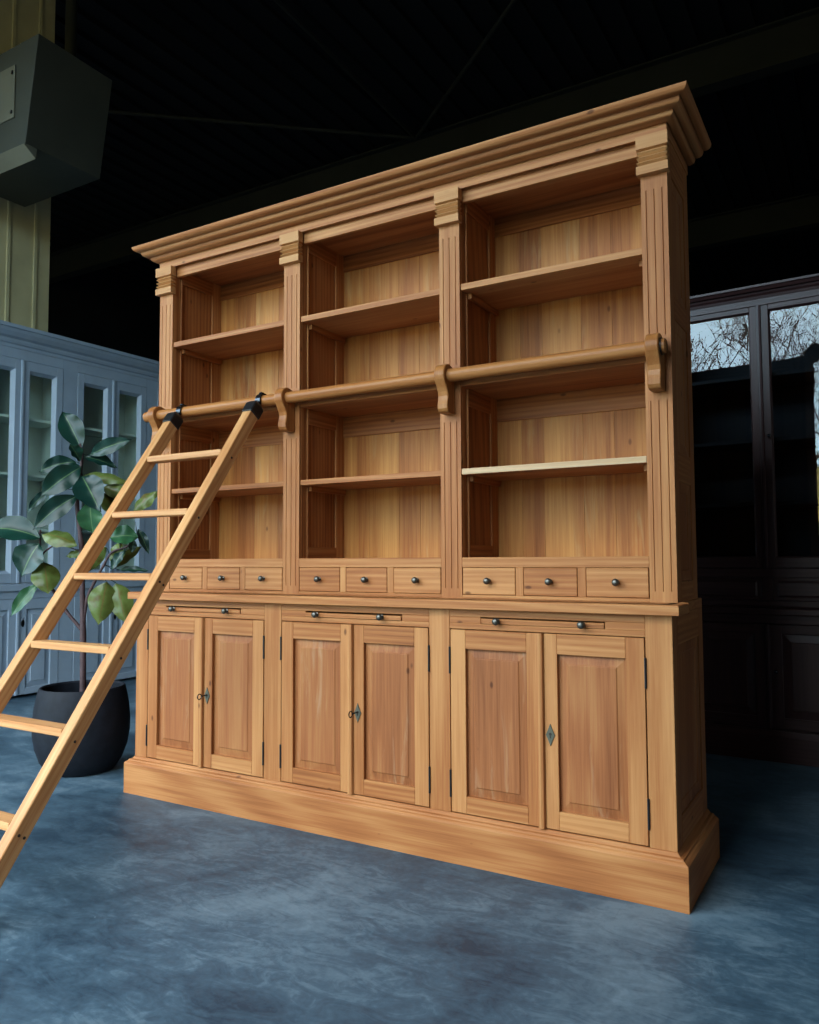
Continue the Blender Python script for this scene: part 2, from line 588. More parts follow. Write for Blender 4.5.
# roof steel
bm = MB()
for by in (6.0, 10.2):
    zb = 6.10 if by < 7 else 6.0
    bm2 = MB().box(-10.9, 8.9, by - 0.012, by + 0.012, zb, zb + 0.42, 'x')
    bm2.box(-10.9, 8.9, by - 0.09, by + 0.09, zb - 0.02, zb, 'x').box(-10.9, 8.9, by - 0.09, by + 0.09, zb + 0.42, zb + 0.44, 'x')
    b = bm2.obj('roof_beam', M_BEAM)
    tag(b, 'long dark steel roof beam nearest above the bookcase cornice' if by < 7 else
        'dark steel roof beam farther back, seen right above the dark cabinet', 'beam', 'roof beams', 'structure')
for i, (p0, p1, lab) in enumerate([((-5.95, 3.5, 6.52), (-3.07, 5.9, 6.5), 'thin dark roof brace running left from the brace joint'),
                                   ((-3.02, 3.16, 6.56), (-3.07, 5.9, 6.5), 'thin dark roof brace, middle one of three at the joint'),
                                   ((-0.9, 4.2, 6.56), (-3.07, 5.9, 6.5), 'thin dark roof brace running right from the brace joint')]):
    d = (Vector(p1) - Vector(p0))
    s = MB().tube([Vector(p0) - d * 0.6, p1], 0.022, 8)
    tag(s.obj('roof_brace', M_BEAM), lab, 'brace', 'roof braces', 'structure')

# outside: dry bank beyond the opening
g = MB()
gx = [-40, -25, -12, -4, 4, 12, 25, 40]
gy = [OPEN_Y - 0.2, -10, -17, -21, -25, -30, -38]
gz = [-0.02, -0.05, 0.1, 1.2, 3.0, 4.6, 5.2]
vs = [(x, y, z + (0 if j < 2 else rnd.uniform(-0.3, 0.4))) for j, (y, z) in enumerate(zip(gy, gz)) for x in gx]
nx = len(gx)
fs = [(j * nx + i, (j + 1) * nx + i, (j + 1) * nx + i + 1, j * nx + i + 1) for j in range(len(gy) - 1) for i in range(nx - 1)]
g._add(vs, fs, 'x', 0.5)
o = g.obj('ground_outside', M_GROUND)
o['kind'] = 'structure'


def bare_tree(base, h, seed, lean=0.0):
    r = random.Random(seed)
    mb = MB()

    def branch(p, d, ln, rad, lev):
        pts, rr = [p], [rad]
        q, dd = p.copy(), d.copy()
        nseg = 4 if lev < 3 else 3
        for k in range(nseg):
            dd = (dd + Vector((r.uniform(-1, 1), r.uniform(-1, 1), r.uniform(-0.5, 0.9))) * (0.13 + 0.05 * lev)).normalized()
            q = q + dd * ln / nseg
            pts.append(q.copy())
            rr.append(rad * (1 - 0.5 * (k + 1) / nseg))
        mb.tube(pts, rr, 7 if lev == 0 else 4 if lev < 3 else 3, caps=False)
        if lev >= 5:
            return
        nb = (6, 5, 4, 4, 3)[lev]
        for k in range(nb):
            t = (0.3 if lev == 0 else 0.2) + (0.8 if lev else 0.7) * (k + r.random()) / nb
            i = min(int(t * nseg), nseg - 1)
            f_ = t * nseg - i
            bp = pts[i].lerp(pts[i + 1], min(f_, 1))
            ax = Vector((r.uniform(-1, 1), r.uniform(-1, 1), r.uniform(-0.2, 0.7))).normalized()
            nd = (dd * 0.75 + ax * 0.85).normalized()
            branch(bp, nd, ln * r.uniform(0.45, 0.68), max(rr[i] * 0.5, 0.008), lev + 1)

    branch(Vector((0, 0, 0)), Vector((lean, 0, 1)).normalized(), h * 0.62, h * 0.014, 0)
    ob = mb.obj('bare_tree', M_BARK)
    ob.location = base
    return ob


TREES = [((-3.1, -11.8, 0.0), 8.6, 3, 0.0, 'bare branching tree outside mirrored in the left cabinet glass'),
         ((-3.6, -21.5, 1.0), 9.5, 11, 0.0, 'bare tree outside with fine twigs behind the mirrored cornice'),
         ((0.2, -16.6, 0.0), 8.6, 23, 0.0, 'bare tree outside mirrored at the right pane edge'),
         ((-9.5, -21.0, 1.0), 9.0, 31, 0.0, 'tallest bare tree outside, farthest left of the row'),
         ((7.0, -20.0, 0.8), 8.0, 41, 0.0, 'bare tree outside farthest right of the row')]
for p, h, s, ln, lab in TREES:
    tag(bare_tree(p, h, s, ln), lab, 'tree', 'bare trees outside the hall')

# ------------------------------------------------------------------ small shared pieces
def knob_mb(x, y, z, r=0.0135, L=0.024):
    prof = [(r * 0.75, 0), (r * 0.75, 0.003), (r * 0.42, 0.006), (r * 0.42, L * 0.45), (r * 0.85, L * 0.58), (r, L * 0.78), (r * 0.86, L * 0.98),
            (r * 0.5, L * 1.1), (0.001, L * 1.14)]
    return MB().lathe(prof, (x, y, z), '-y', 18)


# ------------------------------------------------------------------ the teak bookcase
BC = empty('library_bookcase', (0, 0.27, 0),
           'tall honey-brown teak bookcase with open shelves above panelled cupboards', 'bookcase')
BO = Vector((0, 0.27, 0))


def part(name, mb, mat, parent=BC, bevel=0.0015, smooth=False):
    return shift(mb, BO).obj(name, mat, parent, bevel, smooth)


WU, DU, YB = 1.2565, 0.1437, 0.49      # upper half width, front plane, back
WLo, DL, YBL = 1.2612, 0.0322, 0.54    # lower
PIL = (-1.2110, -0.4020, 0.4020, 1.2110)
PH = 0.0455


def sweep(mb, prof, hw, yf, yb, tone, ox=1.0):
    """moulding profile (off, z) mitred round left side, front and right side"""
    n = len(prof)
    vs, gps = [], []
    o1 = rnd.uniform(0, 30)
    for (t, z) in prof:
        tx = t * ox
        ring = [(-hw - tx, yb, z), (-hw - tx, yf - t, z), (hw + tx, yf - t, z), (hw + tx, yb, z)]
        al = [-(yb - yf) - hw, -hw, hw, hw + yb - yf]
        for p, a in zip(ring, al):
            vs.append(p)
            gps.append((t + o1, z, a + o1))
    fs = []
    for i in range(n):
        j = (i + 1) % n
        for k in range(3):
            fs.append((i * 4 + k, i * 4 + k + 1, j * 4 + k + 1, j * 4 + k))
    fs.append(tuple(i * 4 for i in range(n))[::-1])
    fs.append(tuple(i * 4 + 3 for i in range(n)))
    mb._add(vs, [f[::-1] for f in fs], 'x', tone, gps)


# plinth with stepped moulding
pl = MB()
ov = 0.0388
prof = [(-0.03, 0.0), (ov - 0.0066, 0.0), (ov - 0.0066, 0.1405), (ov - 0.0125, 0.1475), (ov * 0.50, 0.152), (ov * 0.46, 0.157), (ov * 0.22, 0.160), (0.0, 0.171), (-0.03, 0.171)]
sweep(pl, [(t, z) for t, z in prof], WLo, DL, YBL, 0.52, 1.2)
part('plinth', pl, M_TEAK, bevel=0.0012)

# lower carcass: face frame, sides, back, inner shell
lc = MB()
ZB0, ZD0, ZD1, ZS0, ZS1, ZL = 0.171, 0.173, 0.843, 0.867, 0.892, 0.9208
DX = [(-1.181, -0.456), (-0.3625, 0.3615), (0.449, 1.174)]   # door openings of the three bays
for a, b in ((-WLo, DX[0][0]), (DX[0][1], DX[1][0]), (DX[1][1], DX[2][0]), (DX[2][1], WLo)):
    lc.box(a, b, DL, DL + 0.022, ZB0, ZL, 'z', rnd.uniform(0.5, 0.85))
SL = [(-1.063, -0.594), (-0.232, 0.240), (0.578, 1.040)]     # pull-out slides
for (a, b), (s0, s1) in zip(DX, SL):
    y0, y1 = DL + 0.001, DL + 0.022
    lc.box(a, b, y0, y1, ZD1 + 0.003, ZS0, 'x', 0.5)
    lc.box(a, b, y0, y1, ZS1, ZL, 'x', 0.55)
    lc.box(a, s0, y0, y1, ZS0, ZS1, 'x', 0.5)
    lc.box(s1, b, y0, y1, ZS0, ZS1, 'x', 0.5)
lc.box(-WLo + 0.02, WLo - 0.02, DL + 0.05, YBL - 0.02, 0.12, 0.16, 'x')      # bottom board
lc.box(-WLo + 0.02, WLo - 0.02, DL + 0.03, YBL - 0.02, 0.895, 0.915, 'x')
for x in (-0.41, 0.405):
    lc.box(x - 0.012, x + 0.012, DL + 0.022, YBL - 0.02, 0.16, 0.895, 'z')
lc.box(-WLo + 0.02, WLo - 0.02, YBL - 0.02, YBL, 0.16, ZL, 'x')
part('lower_carcass', lc, M_TEAK)


def side_panels(zs, ys, x, sgn, zr, name, mat_p):
    """framed side: stiles and rails 20 mm, raised panels between; outer face at x, facing sgn"""
    y0, y1, y2, y3 = ys
    fr = MB()
    xa, xb = sorted((x, x - sgn * 0.022))
    fr.box(xa, xb, y0, y1, zr[0], zr[1], 'z', 0.42)
    fr.box(xa, xb, y2, y3, zr[0], zr[1], 'z', 0.45)
    prev = zr[0]
    for (a, b) in zs:
        fr.box(xa, xb, y1, y2, prev, a, 'y', 0.5)
        prev = b
    fr.box(xa, xb, y1, y2, prev, zr[1], 'y', 0.5)
    part(name, fr, M_TEAK)
    for (a, b) in zs:
        p = MB().raised(y1, y2, a, b, -0.010, -0.004, 0.035, 0.004)
        # panel was built facing -y; turn it to face +-x
        p.v = [Vector((x - sgn * (0.0 + (v.y + 0.022) * 1.0 - 0.008), v.x, v.z)) for v in p.v]
        if sgn > 0:
            pass
        else:
            p.f = [f[::-1] for f in p.f]
        part('side_panel', p, mat_p)


for sgn in (-1, 1):
    side_panels([(0.265, 0.818)], (DL + 0.022, 0.11, 0.462, YBL), sgn * WLo, sgn, (0.171, ZL), 'side_frame', M_TEAK_PANEL)

# ledge between the two halves
lg = MB()
prof = [(-0.03, 0.9208), (0.0345, 0.9208), (0.0345, 0.950), (0.0305, 0.9545), (-0.03, 0.9545)]
sweep(lg, prof, WLo, DL, 0.15, 0.62, 0.85)
lg.box(-WLo, WLo, 0.03, YBL, 0.9208, 0.9545, 'x', 0.55)
part('ledge', lg, M_TEAK)


def door(x0, x1, hinge, y=DL, st=0.062, st2=0.048, tones=(0.55, 0.6)):
    """one cupboard door; returns the frame object"""
    z0, z1 = ZD0 + 0.002, ZD1
    th = 0.022
    a, b = (st, st2) if hinge == 'L' else (st2, st)
    m = MB()
    m.box(x0, x0 + a, y - .001, y + th, z0, z1, 'z', rnd.uniform(0.45, 0.85))
    m.box(x1 - b, x1, y - .001, y + th, z0, z1, 'z', rnd.uniform(0.45, 0.85))
    m.box(x0 + a, x1 - b, y - .001, y + th, z0, z0 + 0.062, 'x', rnd.uniform(0.4, 0.85))
    m.box(x0 + a, x1 - b, y - .001, y + th, z1 - 0.070, z1, 'x', rnd.uniform(0.35, 0.7))
    d = part('door', m, M_TEAK)
    p = MB().raised(x0 + a, x1 - b, z0 + 0.062, z1 - 0.070, y + 0.014, y + 0.0075, 0.032, y + 0.019,
                    rnd.uniform(0.35, 0.6))
    part('door_panel', p, M_TEAK_PANEL, d, 0.0008)
    hx = x0 - 0.003 if hinge == 'L' else x1 + 0.003
    for (h0, h1) in ((0.228, 0.326), (0.680, 0.779)):
        h = MB().tube([(hx, y - 0.002, h0), (hx, y - 0.002, h1)], 0.0042, 8)
        part('hinge', h, M_IRON, d, 0)
    return d


for bi, (a, b) in enumerate(DX):
    g = 0.004
    xm = (0.808, 0.0, -0.817)[2 - bi] if False else (-0.823, 0.000, 0.808)[bi]
    dl_ = door(a + g, xm - 0.004, 'L')
    dr_ = door(xm + 0.014, b - g, 'R')
    # astragal bead on the left leaf
    ast = MB().prism([(DL - 0.001, 0), (DL - 0.012, 0.004), (DL - 0.014, 0.014), (DL - 0.012, 0.024), (DL - 0.001, 0.028)], 'z', ZD0 + 0.001, ZD1 + 0.001,
                     'z', 0.6)
    ast.v = [Vector((v.y + xm - 0.014, v.x, v.z)) for v in ast.v]
    ast.f = [f[::-1] for f in ast.f]
    part('astragal', ast, M_TEAK, dl_, 0.0)
    # diamond key plate
    ex, ez = xm + 0.034, 0.495
    yp = DL - 0.001
    dm = MB().prism([(ez - 0.039, ex), (ez - 0.012, ex + 0.011), (ez, ex + 0.017), (ez + 0.012, ex + 0.011), (ez + 0.039, ex),
                     (ez + 0.012, ex - 0.011), (ez, ex - 0.017), (ez - 0.012, ex - 0.011)], 'y', yp - 0.003, yp, 'y')
    part('key_plate', dm, M_BRASS_OLD, dr_, 0.001)
    kh = MB().tube([(ex, yp - 0.0045, ez + 0.003), (ex, yp - 0.0028, ez + 0.003)], 0.0048, 10).box(ex - .002, ex + .002, yp - 0.0042, yp - .0028, ez - 0.011, ez)
    part('keyhole', kh, M_HOLE, dr_, 0)
    if bi < 2:    # keys left in the locks of the left and middle cupboards
        ky = MB().tube([(ex, yp - 0.003, ez + 0.003), (ex - 0.004, yp - 0.030, ez + 0.001)], 0.003, 8)
        c = Vector((ex - 0.006, yp - 0.042, ez))
        ring = [c + Vector((0.0, math.cos(t) * 0.012, math.sin(t) * 0.012)) for t in [2 * math.pi * k / 14 for k in range(15)]]
        ky.tube(ring, 0.0025, 6, caps=False)
        part('key', ky, M_STEEL, dr_, 0, True)

# pull-out slides with knobs
for bi, (s0, s1) in enumerate(SL):
    dy = (0.002, 0.004, 0.001)[bi]
    s = MB().box(s0 + 0.002, s1 - 0.002, DL - dy, 0.42, ZS0 + 0.001, ZS1 - (0.006, 0.007, 0.005)[bi], 'x', 0.5)
    so = part('pull_out_slide', s, M_TEAK)
    for kx in ((-1.009, -0.674), (-0.169, 0.149), (0.646, 0.963))[bi]:
        part('knob', knob_mb(kx, DL - dy, 0.879), M_BRONZE, so, 0, True)

# upper carcass
uc = MB()
Z0, ZTOP = 0.9545, 2.60
for x in PIL[1:3]:
    uc.box(x - 0.0465, x + 0.0465, DU + 0.016, 0.475, Z0, 2.55, 'z', 0.35)
for s in (-1, 1):
    uc.box(min(s * 1.1665, s * 1.19), max(s * 1.1665, s * 1.19), DU + 0.016, 0.475, Z0, 2.55, 'z', 0.35)
uc.box(-1.234, 1.234, DU + 0.02, YB, 2.58, ZTOP, 'x', 0.3)          # roof board
for i in range(3):
    a, b = PIL[i] + PH, PIL[i + 1] - PH
    uc.box(a, b, DU, DU + 0.022, 1.073, 1.1117, 'x', rnd.uniform(0.5, 0.8))     # rail over drawers
    uc.box(a, b, DU, DU + 0.022, Z0, 0.9675, 'x', 0.6)
    uc.box(a, b, DU + 0.020, DU + 0.040, 2.536, 2.584, 'x', rnd.uniform(0.45, 0.6))     # valance
    uc.box(a, b, DU + 0.022, 0.475, 1.095, 1.1115, 'x', 0.45)     # board over drawers
    uc.box(a, b, DU + 0.004, 0.475, 1.786, 1.810, 'x', 0.4)       # fixed middle shelf
    w = (b - a)
    for k in (1, 2):
        xc = a + w * k / 3
        uc.box(xc - 0.0155, xc + 0.0155, DU, DU + 0.022, 0.9675, 1.073, 'z', rnd.uniform(0.5, 0.75))
uc.box(-WU, WU, DU + 0.006, DU + 0.026, 2.5835, 2.62, 'x', 0.6)
part('upper_carcass', uc, M_TEAK)

# framed insides of the partitions
for x, s in ((PIL[0] + PH, 1), (PIL[1] - PH, -1), (PIL[1] + PH, 1), (PIL[2] - PH, -1), (PIL[2] + PH, 1), (PIL[3] - PH, -1)):
    for (z0, z1) in ((1.1117, 1.786), (1.810, 2.58)):
        fi = MB()
        xa, xb = sorted((x, x + s * 0.009))
        fi.box(xa, xb, DU + 0.05, 0.20, z0, z1, 'z', 0.38)
        fi.box(xa, xb, 0.41, 0.475, z0, z1, 'z', 0.68)
        fi.box(xa, xb, 0.20, 0.41, z1 - 0.07, z1, 'y', 0.35)
        fi.box(xa, xb, 0.20, 0.41, z0, z0 + 0.05, 'y', 0.35)
        part('partition_frame', fi, M_TEAK)

# back: vertical boards of differing tone plus rails
for i in range(3):
    a, b = PIL[i] + PH, PIL[i + 1] - PH
    bk = MB()
    x = a
    while x < b - 1e-6:
        w = rnd.uniform(0.09, 0.17)
        x2 = b if b - x - w < 0.06 else x + w
        bk.box(x, x2 - 0.0006, 0.476, 0.488, 0.96, 2.58, 'z', rnd.uniform(0.3, 0.85))
        x = x2
    part('back_panel', bk, M_TEAK_BACK, bevel=0.0005)
for i in range(3):
    a, b = PIL[i] + PH, PIL[i + 1] - PH
    part('back_rail', MB().box(a, b, 0.468, 0.476, 1.69, 1.786, 'x', 0.35), M_TEAK)
    part('back_rail', MB().box(a, b, 0.468, 0.476, 2.50, 2.58, 'x', 0.2), M_TEAK)
bo = MB()      # outside of the back: posts and rails, dark in the mirror of the cabinet glass
for x in (-1.2, -0.402, 0.402, 1.2):
    bo.box(x - 0.05, x + 0.05, 0.488, 0.506, 0.96, ZTOP, 'z', 0.3)
for z in (0.96, 1.40, 1.93, 2.50):
    bo.box(-1.25, 1.25, 0.488, 0.504, z, z + 0.085, 'x', 0.3)
part('back_frame', bo, M_TEAK)

for sgn in (-1, 1):
    side_panels([(1.025, 1.372), (1.476, 1.945), (2.030, 2.455)], (DU + 0.022, 0.212, 0.418, YB), sgn * WU, sgn, (Z0, 2.60), 'side_frame', M_TEAK_PANEL)


# fluted pilasters with capitals
def fluted(x, z0, z1, tone, m):
    y = DU
    g, dpt = 0.0019, 0.0040
    xs = [x - 0.0275, x, x + 0.0275]
    poly = [(x - PH, y + 0.024), (x - PH, y)]
    for c in xs:
        poly += [(c - g, y), (c, y + dpt), (c + g, y)]
    poly += [(x + PH, y), (x + PH, y + 0.024)]
    m.prism(poly, 'z', z0, z1, 'z', tone)


for x in PIL:
    m = MB()
    t = rnd.uniform(0.55, 0.72)
    st = len(m.v)
    m.box(x - PH, x + PH, DU, DU + 0.024, Z0, 0.992, 'z', t)
    fluted(x, 0.992, 1.648, t, m)
    m.box(x - PH, x + PH, DU, DU + 0.024, 1.648, 1.875, 'z', t)
    fluted(x, 1.875, 2.395, t, m)
    m.box(x - PH, x + PH, DU, DU + 0.024, 2.395, 2.584, 'z', t)
    base_off = m.gp[st] - m.v[st]
    m.gp = [v + base_off for v in m.v]          # one continuous board
    po = part('pilaster', m, M_TEAK, bevel=0.0)
    # capital: block, three ribs, block
    rib = [(0.0, 2.447), (0.024, 2.447), (0.024, 2.477), (0.010, 2.480), (0.023, 2.489), (0.010, 2.498), (0.023, 2.507), (0.010, 2.516),
           (0.022, 2.525), (0.011, 2.535), (0.024, 2.538), (0.024, 2.583), (0.0, 2.583)]
    cm_ = MB()
    n = len(rib)
    vs, gps = [], []
    oo = rnd.uniform(0, 20)
    for (t_, z) in rib:
        tx = t_ * 0.75 - 0.009
        for px, py in ((x - PH - tx, DU + 0.01), (x - PH - tx, DU - t_), (x + PH + tx, DU - t_), (x + PH + tx, DU + 0.01)):
            vs.append((px, py, z))
            gps.append((z + oo, py, px))
    fs = []
    for i in range(n - 1):
        for k in range(3):
            fs.append((i * 4 + k, i * 4 + k + 1, (i + 1) * 4 + k + 1, (i + 1) * 4 + k))
    fs += [(0, 3, 2, 1), ((n - 1) * 4, (n - 1) * 4 + 1, (n - 1) * 4 + 2, (n - 1) * 4 + 3)]
    for i in range(n - 1):
        fs.append((i * 4 + 3, i * 4, (i + 1) * 4, (i + 1) * 4 + 3))
    cm_._add(vs, fs, 'x', 0.7, gps)
    part('capital', cm_, M_TEAK_CAP, po, 0.0)

# cornice: three stepped roll mouldings
co = MB()


def arc(cx_, cz_, r, a0, a1, k):
    return [(cx_ + r * math.cos(math.radians(a0 + (a1 - a0) * i / k)), cz_ + r * math.sin(math.radians(a0 + (a1 - a0) * i / k))) for i in range(k + 1)]


prof = [(-0.012, 2.5835), (0.003, 2.5835), (0.003, 2.620)]
for (x0_, z0_, x1_, z1_) in ((0.006, 2.6195, 0.038, 2.6405), (0.041, 2.6405, 0.073, 2.6625), (0.076, 2.6625, 0.1075, 2.6860)):
    # ovolo: springs from a narrow quirk, swells outward and ends upright under the next one
    w_, h_ = x1_ - x0_, z1_ - z0_
    prof += [(x0_ - 0.003, z0_ + 0.0035), (x0_ + 0.001, z0_ + 0.0035), (x0_ + 0.001, z0_)]
    prof += [(x0_ + w_ * (0.25 + 0.75 * math.sin(math.radians(t_))), z0_ + h_ * (1 - math.cos(math.radians(t_))) * 0.97) for t_ in (0, 20, 38, 55, 72, 90)]
    prof += [(x1_ - 0.0015, z1_)]
prof += [(0.07, 2.686), (-0.012, 2.62)]
sweep(co, prof, WU, DU, YB + 0.01, 0.55, 0.86)
part('cornice', co, M_TEAK, bevel=0.0, smooth=True)

# drawers
for i in range(3):
    a, b = PIL[i] + PH, PIL[i + 1] - PH
    w = b - a
    for k in range(3):
        x0 = a + w * k / 3 + (0.0155 if k else 0.002) + 0.0015
        x1 = a + w * (k + 1) / 3 - (0.0155 if k < 2 else 0.002) - 0.0015
        t = rnd.uniform(0.4, 0.8)
        dm = MB().box(x0, x1, DU - 0.001, DU + 0.018, 0.9692, 1.0715, 'x', t)
        dm.box(x0 + .01, x1 - .01, DU + .018, 0.42, 0.972, 1.06, 'y', t)
        d = part('drawer', dm, M_TEAK, bevel=0.002)
        part('knob', knob_mb((x0 + x1) / 2, DU - 0.001, 1.0215), M_BRONZE, d, 0, True)

# loose shelves on cleats
for i in range(3):
    a, b = PIL[i] + PH + 0.001, PIL[i + 1] - PH - 0.001
    for (z0, z1) in ((2.173, 2.198), (1.436, 1.459)):
        pale = (i == 2 and z0 < 2)
        s = MB().box(a, b, DU + 0.006, 0.467, z0, z1, 'x', 0.6 if pale else rnd.uniform(0.45, 0.6))
        part('shelf', s, M_TEAK)
        if pale:      # pale worn front edge
            e = MB().box(a, b, DU + 0.002, DU + 0.0058, z0, z1, 'x', 0.6)
            eo = part('shelf_edging', e, M_SHELF_PALE)
            eo['label'] = 'pale worn strip along the front edge of this shelf'
        part('shelf_cleat', MB().box(a + 0.0085, a + 0.0245, DU + 0.055, 0.466, z0 - 0.024, z0 - 0.0005, 'y', 0.45), M_TEAK)
        part('shelf_cleat', MB().box(b - 0.0245, b - 0.0085, DU + 0.055, 0.466, z0 - 0.024, z0 - 0.0005, 'y', 0.45), M_TEAK)

# ladder rail: rod through four scroll brackets
RY, RZ, RR = 0.093, 1.8215, 0.0255
rod = MB().tube([(-1.290, RY, RZ), (-1.285, RY, RZ), (1.248, RY, RZ), (1.252, RY, RZ)], [RR - 0.006, RR, RR, RR - 0.006], 28, 'x', 0.55)
ro = part('ladder_rail', rod, M_ROD, bevel=0, smooth=True)
cap = MB().tube([(1.2345, RY, RZ), (1.2385, RY, RZ)], 0.031, 20)
part('rail_end', cap, M_IRON, ro, 0, True)
for x in PIL:
    pts = arc(RY, RZ, 0.0455, 60, 205, 14)
    pts += [(0.0600, 1.790), (0.0700, 1.775), (0.0795, 1.758), (0.0830, 1.742), (0.0805, 1.724), (0.0760, 1.708), (0.0765, 1.692),
            (0.0850, 1.680), (0.1000, 1.676), (DU, 1.676), (DU, RZ + 0.036)]
    k = MB().prism(pts, 'x', x - 0.0225, x + 0.0225, 'z', 0.5)
    part('rail_bracket', k, M_ROD, bevel=0.003)

# ------------------------------------------------------------------ ladder
LK, LC = 0.7082, -1.2560            # y = LK * z + LC along the rail's front edge
LD = empty('library_ladder', (-0.77, -1.2, 0), 'sloping wooden ladder with six visible rungs, hooked by black straps on the bookcase rail', 'ladder')
LBO = Vector((-0.77, -1.2, 0))
ln_ = math.hypot(LK, 1)
LDIR = Vector((0, LK, 1)) / ln_
LNOR = Vector((0, 1, -LK)) / ln_    # from front edge towards the back edge


def lpart(name, mb, mat, parent=LD, bevel=0.0015, smooth=False):
    return shift(mb, LBO).obj(name, mat, parent, bevel, smooth)


ZT = 1.798
THK = 0.056
XA0, XA1, XB0, XB1 = -0.5525, -0.5045, -1.054, -1.006
for (x0, x1) in ((XA0, XA1), (XB0, XB1)):
    y_b = 0.068
    top = Vector((0, LK * ZT + LC, ZT))
    tb = top + LNOR * THK
    vs = [(x0, LC, 0), (x1, LC, 0), (x1, LC + y_b, 0), (x0, LC + y_b, 0),
          (x0, top.y, top.z), (x1, top.y, top.z), (x1, tb.y, tb.z), (x0, tb.y, tb.z)]
    off = Vector((rnd.uniform(0, 30), rnd.uniform(0, 30), rnd.uniform(0, 30)))
    gps = [(Vector((v[0], Vector((0, v[1], v[2])).dot(LNOR), Vector((0, v[1], v[2])).dot(LDIR))) + off) for v in vs]
    m = MB()
    fs = [(0, 3, 2, 1), (4, 5, 6, 7), (0, 1, 5, 4), (1, 2, 6, 5), (2, 3, 7, 6), (3, 0, 4, 7)]
    m._add(vs, fs, 'z', 0.62, gps)
    rail = lpart('side_rail', m, M_LADDER, bevel=0.003)
    # dark screw plugs beside the rung ends, on the outer side
    xo = x1 if x1 > -0.7 else x0
    s = 1 if x1 > -0.7 else -1
    for zr in (1.568, 1.305, 1.045, 0.785, 0.527, 0.268):
        for q in ((0.018, 0.040) if zr in (1.045, 0.268) else (0.032,)):
            c = Vector((xo, LK * zr + LC, zr)) + LNOR * q - LDIR * 0.012
            pg = MB().tube([c, c + Vector((s * 0.0012, 0, 0))], 0.0050, 10)
            lpart('screw_hole', pg, M_HOLE, rail, 0)
    # black socket cap and strap hook over the rod
    xc = (x0 + x1) / 2
    hk = MB()
    e = 0.0055
    c0 = Vector((0, LK * ZT + LC, ZT))
    ring = []
    A = c0 - LDIR * 0.046
    B_ = c0 + LDIR * 0.008
    Ctop = c0 + LDIR * 0.030
    for cc, ex_, n0, n1 in ((A, e, -e, THK + e), (B_, e, -e, THK + e), (Ctop, -0.010, 0.010, THK - 0.008)):
        ring.append([(x0 - ex_, *(cc + LNOR * n0)[1:]), (x1 + ex_, *(cc + LNOR * n0)[1:]), (x1 + ex_, *(cc + LNOR * n1)[1:]), (x0 - ex_, *(cc + LNOR * n1)[1:])])
    vs = [p for r_ in ring for p in r_]
    fs = [(0, 3, 2, 1), (8, 9, 10, 11)]
    for L in range(2):
        for k in range(4):
            k2 = (k + 1) % 4
            fs.append((L * 4 + k, L * 4 + k2, (L + 1) * 4 + k2, (L + 1) * 4 + k))
    hk._add(vs, fs, 'z', 0.5)
    ho = lpart('socket_cap', hk, M_IRON, LD, 0.004)
    ho['label'] = 'black socket cap on the top end of the side rail'
    # strap arc
    sp = MB()
    inner, outer = RR + 0.0012, RR + 0.0085
    angs = [math.radians(a) for a in range(215, -21, -12)]
    vs = []
    for r_ in (inner, outer):
        for a_ in angs:
            for xx_ in (xc - 0.015, xc + 0.015):
                vs.append((xx_, RY + r_ * math.cos(a_), RZ + r_ * math.sin(a_)))
    na = len(angs)
    fs = []
    for k in range(na - 1):
        i0, o0 = k * 2, na * 2 + k * 2
        fs += [(i0, i0 + 2, i0 + 3, i0 + 1), (o0, o0 + 1, o0 + 3, o0 + 2), (i0, o0, o0 + 2, i0 + 2), (i0 + 1, i0 + 3, o0 + 3, o0 + 1)]
    fs += [(0, 1, na * 2 + 1, na * 2), (na * 2 - 2, na * 4 - 2, na * 4 - 1, na * 2 - 1)]
    sp._add(vs, fs, 'z', 0.5)
    p0 = Vector((xc, RY + outer * math.cos(angs[0]), RZ + outer * math.sin(angs[0])))
    sp.tube([p0 + Vector((0, 0.002, 0.004)), Vector((xc, Ctop.y + LNOR.y * 0.026, Ctop.z + LNOR.z * 0.026 - 0.004))], [0.010, 0.014], 10)
    sp.lathe([(0.012, -0.0), (0.012, 0.004), (0.004, 0.008)], (xc, RY - 0.006, RZ + outer - 0.001), 'z', 12)
    lpart('strap_hook', sp, M_STEEL, ho, 0.001)

for zr in (1.568, 1.305, 1.045, 0.785, 0.527, 0.268):
    yr = LK * zr + LC
    t = rnd.uniform(0.5, 0.7)
    # level tread between the rails, top front edge near the rails' front edge
    r_ = MB().box(XB1 - 0.001, XA0 + 0.001, yr + 0.002, yr + 0.069, zr - 0.016, zr + 0.011, 'x', t)
    lpart('rung', r_, M_LADDER, bevel=0.003)


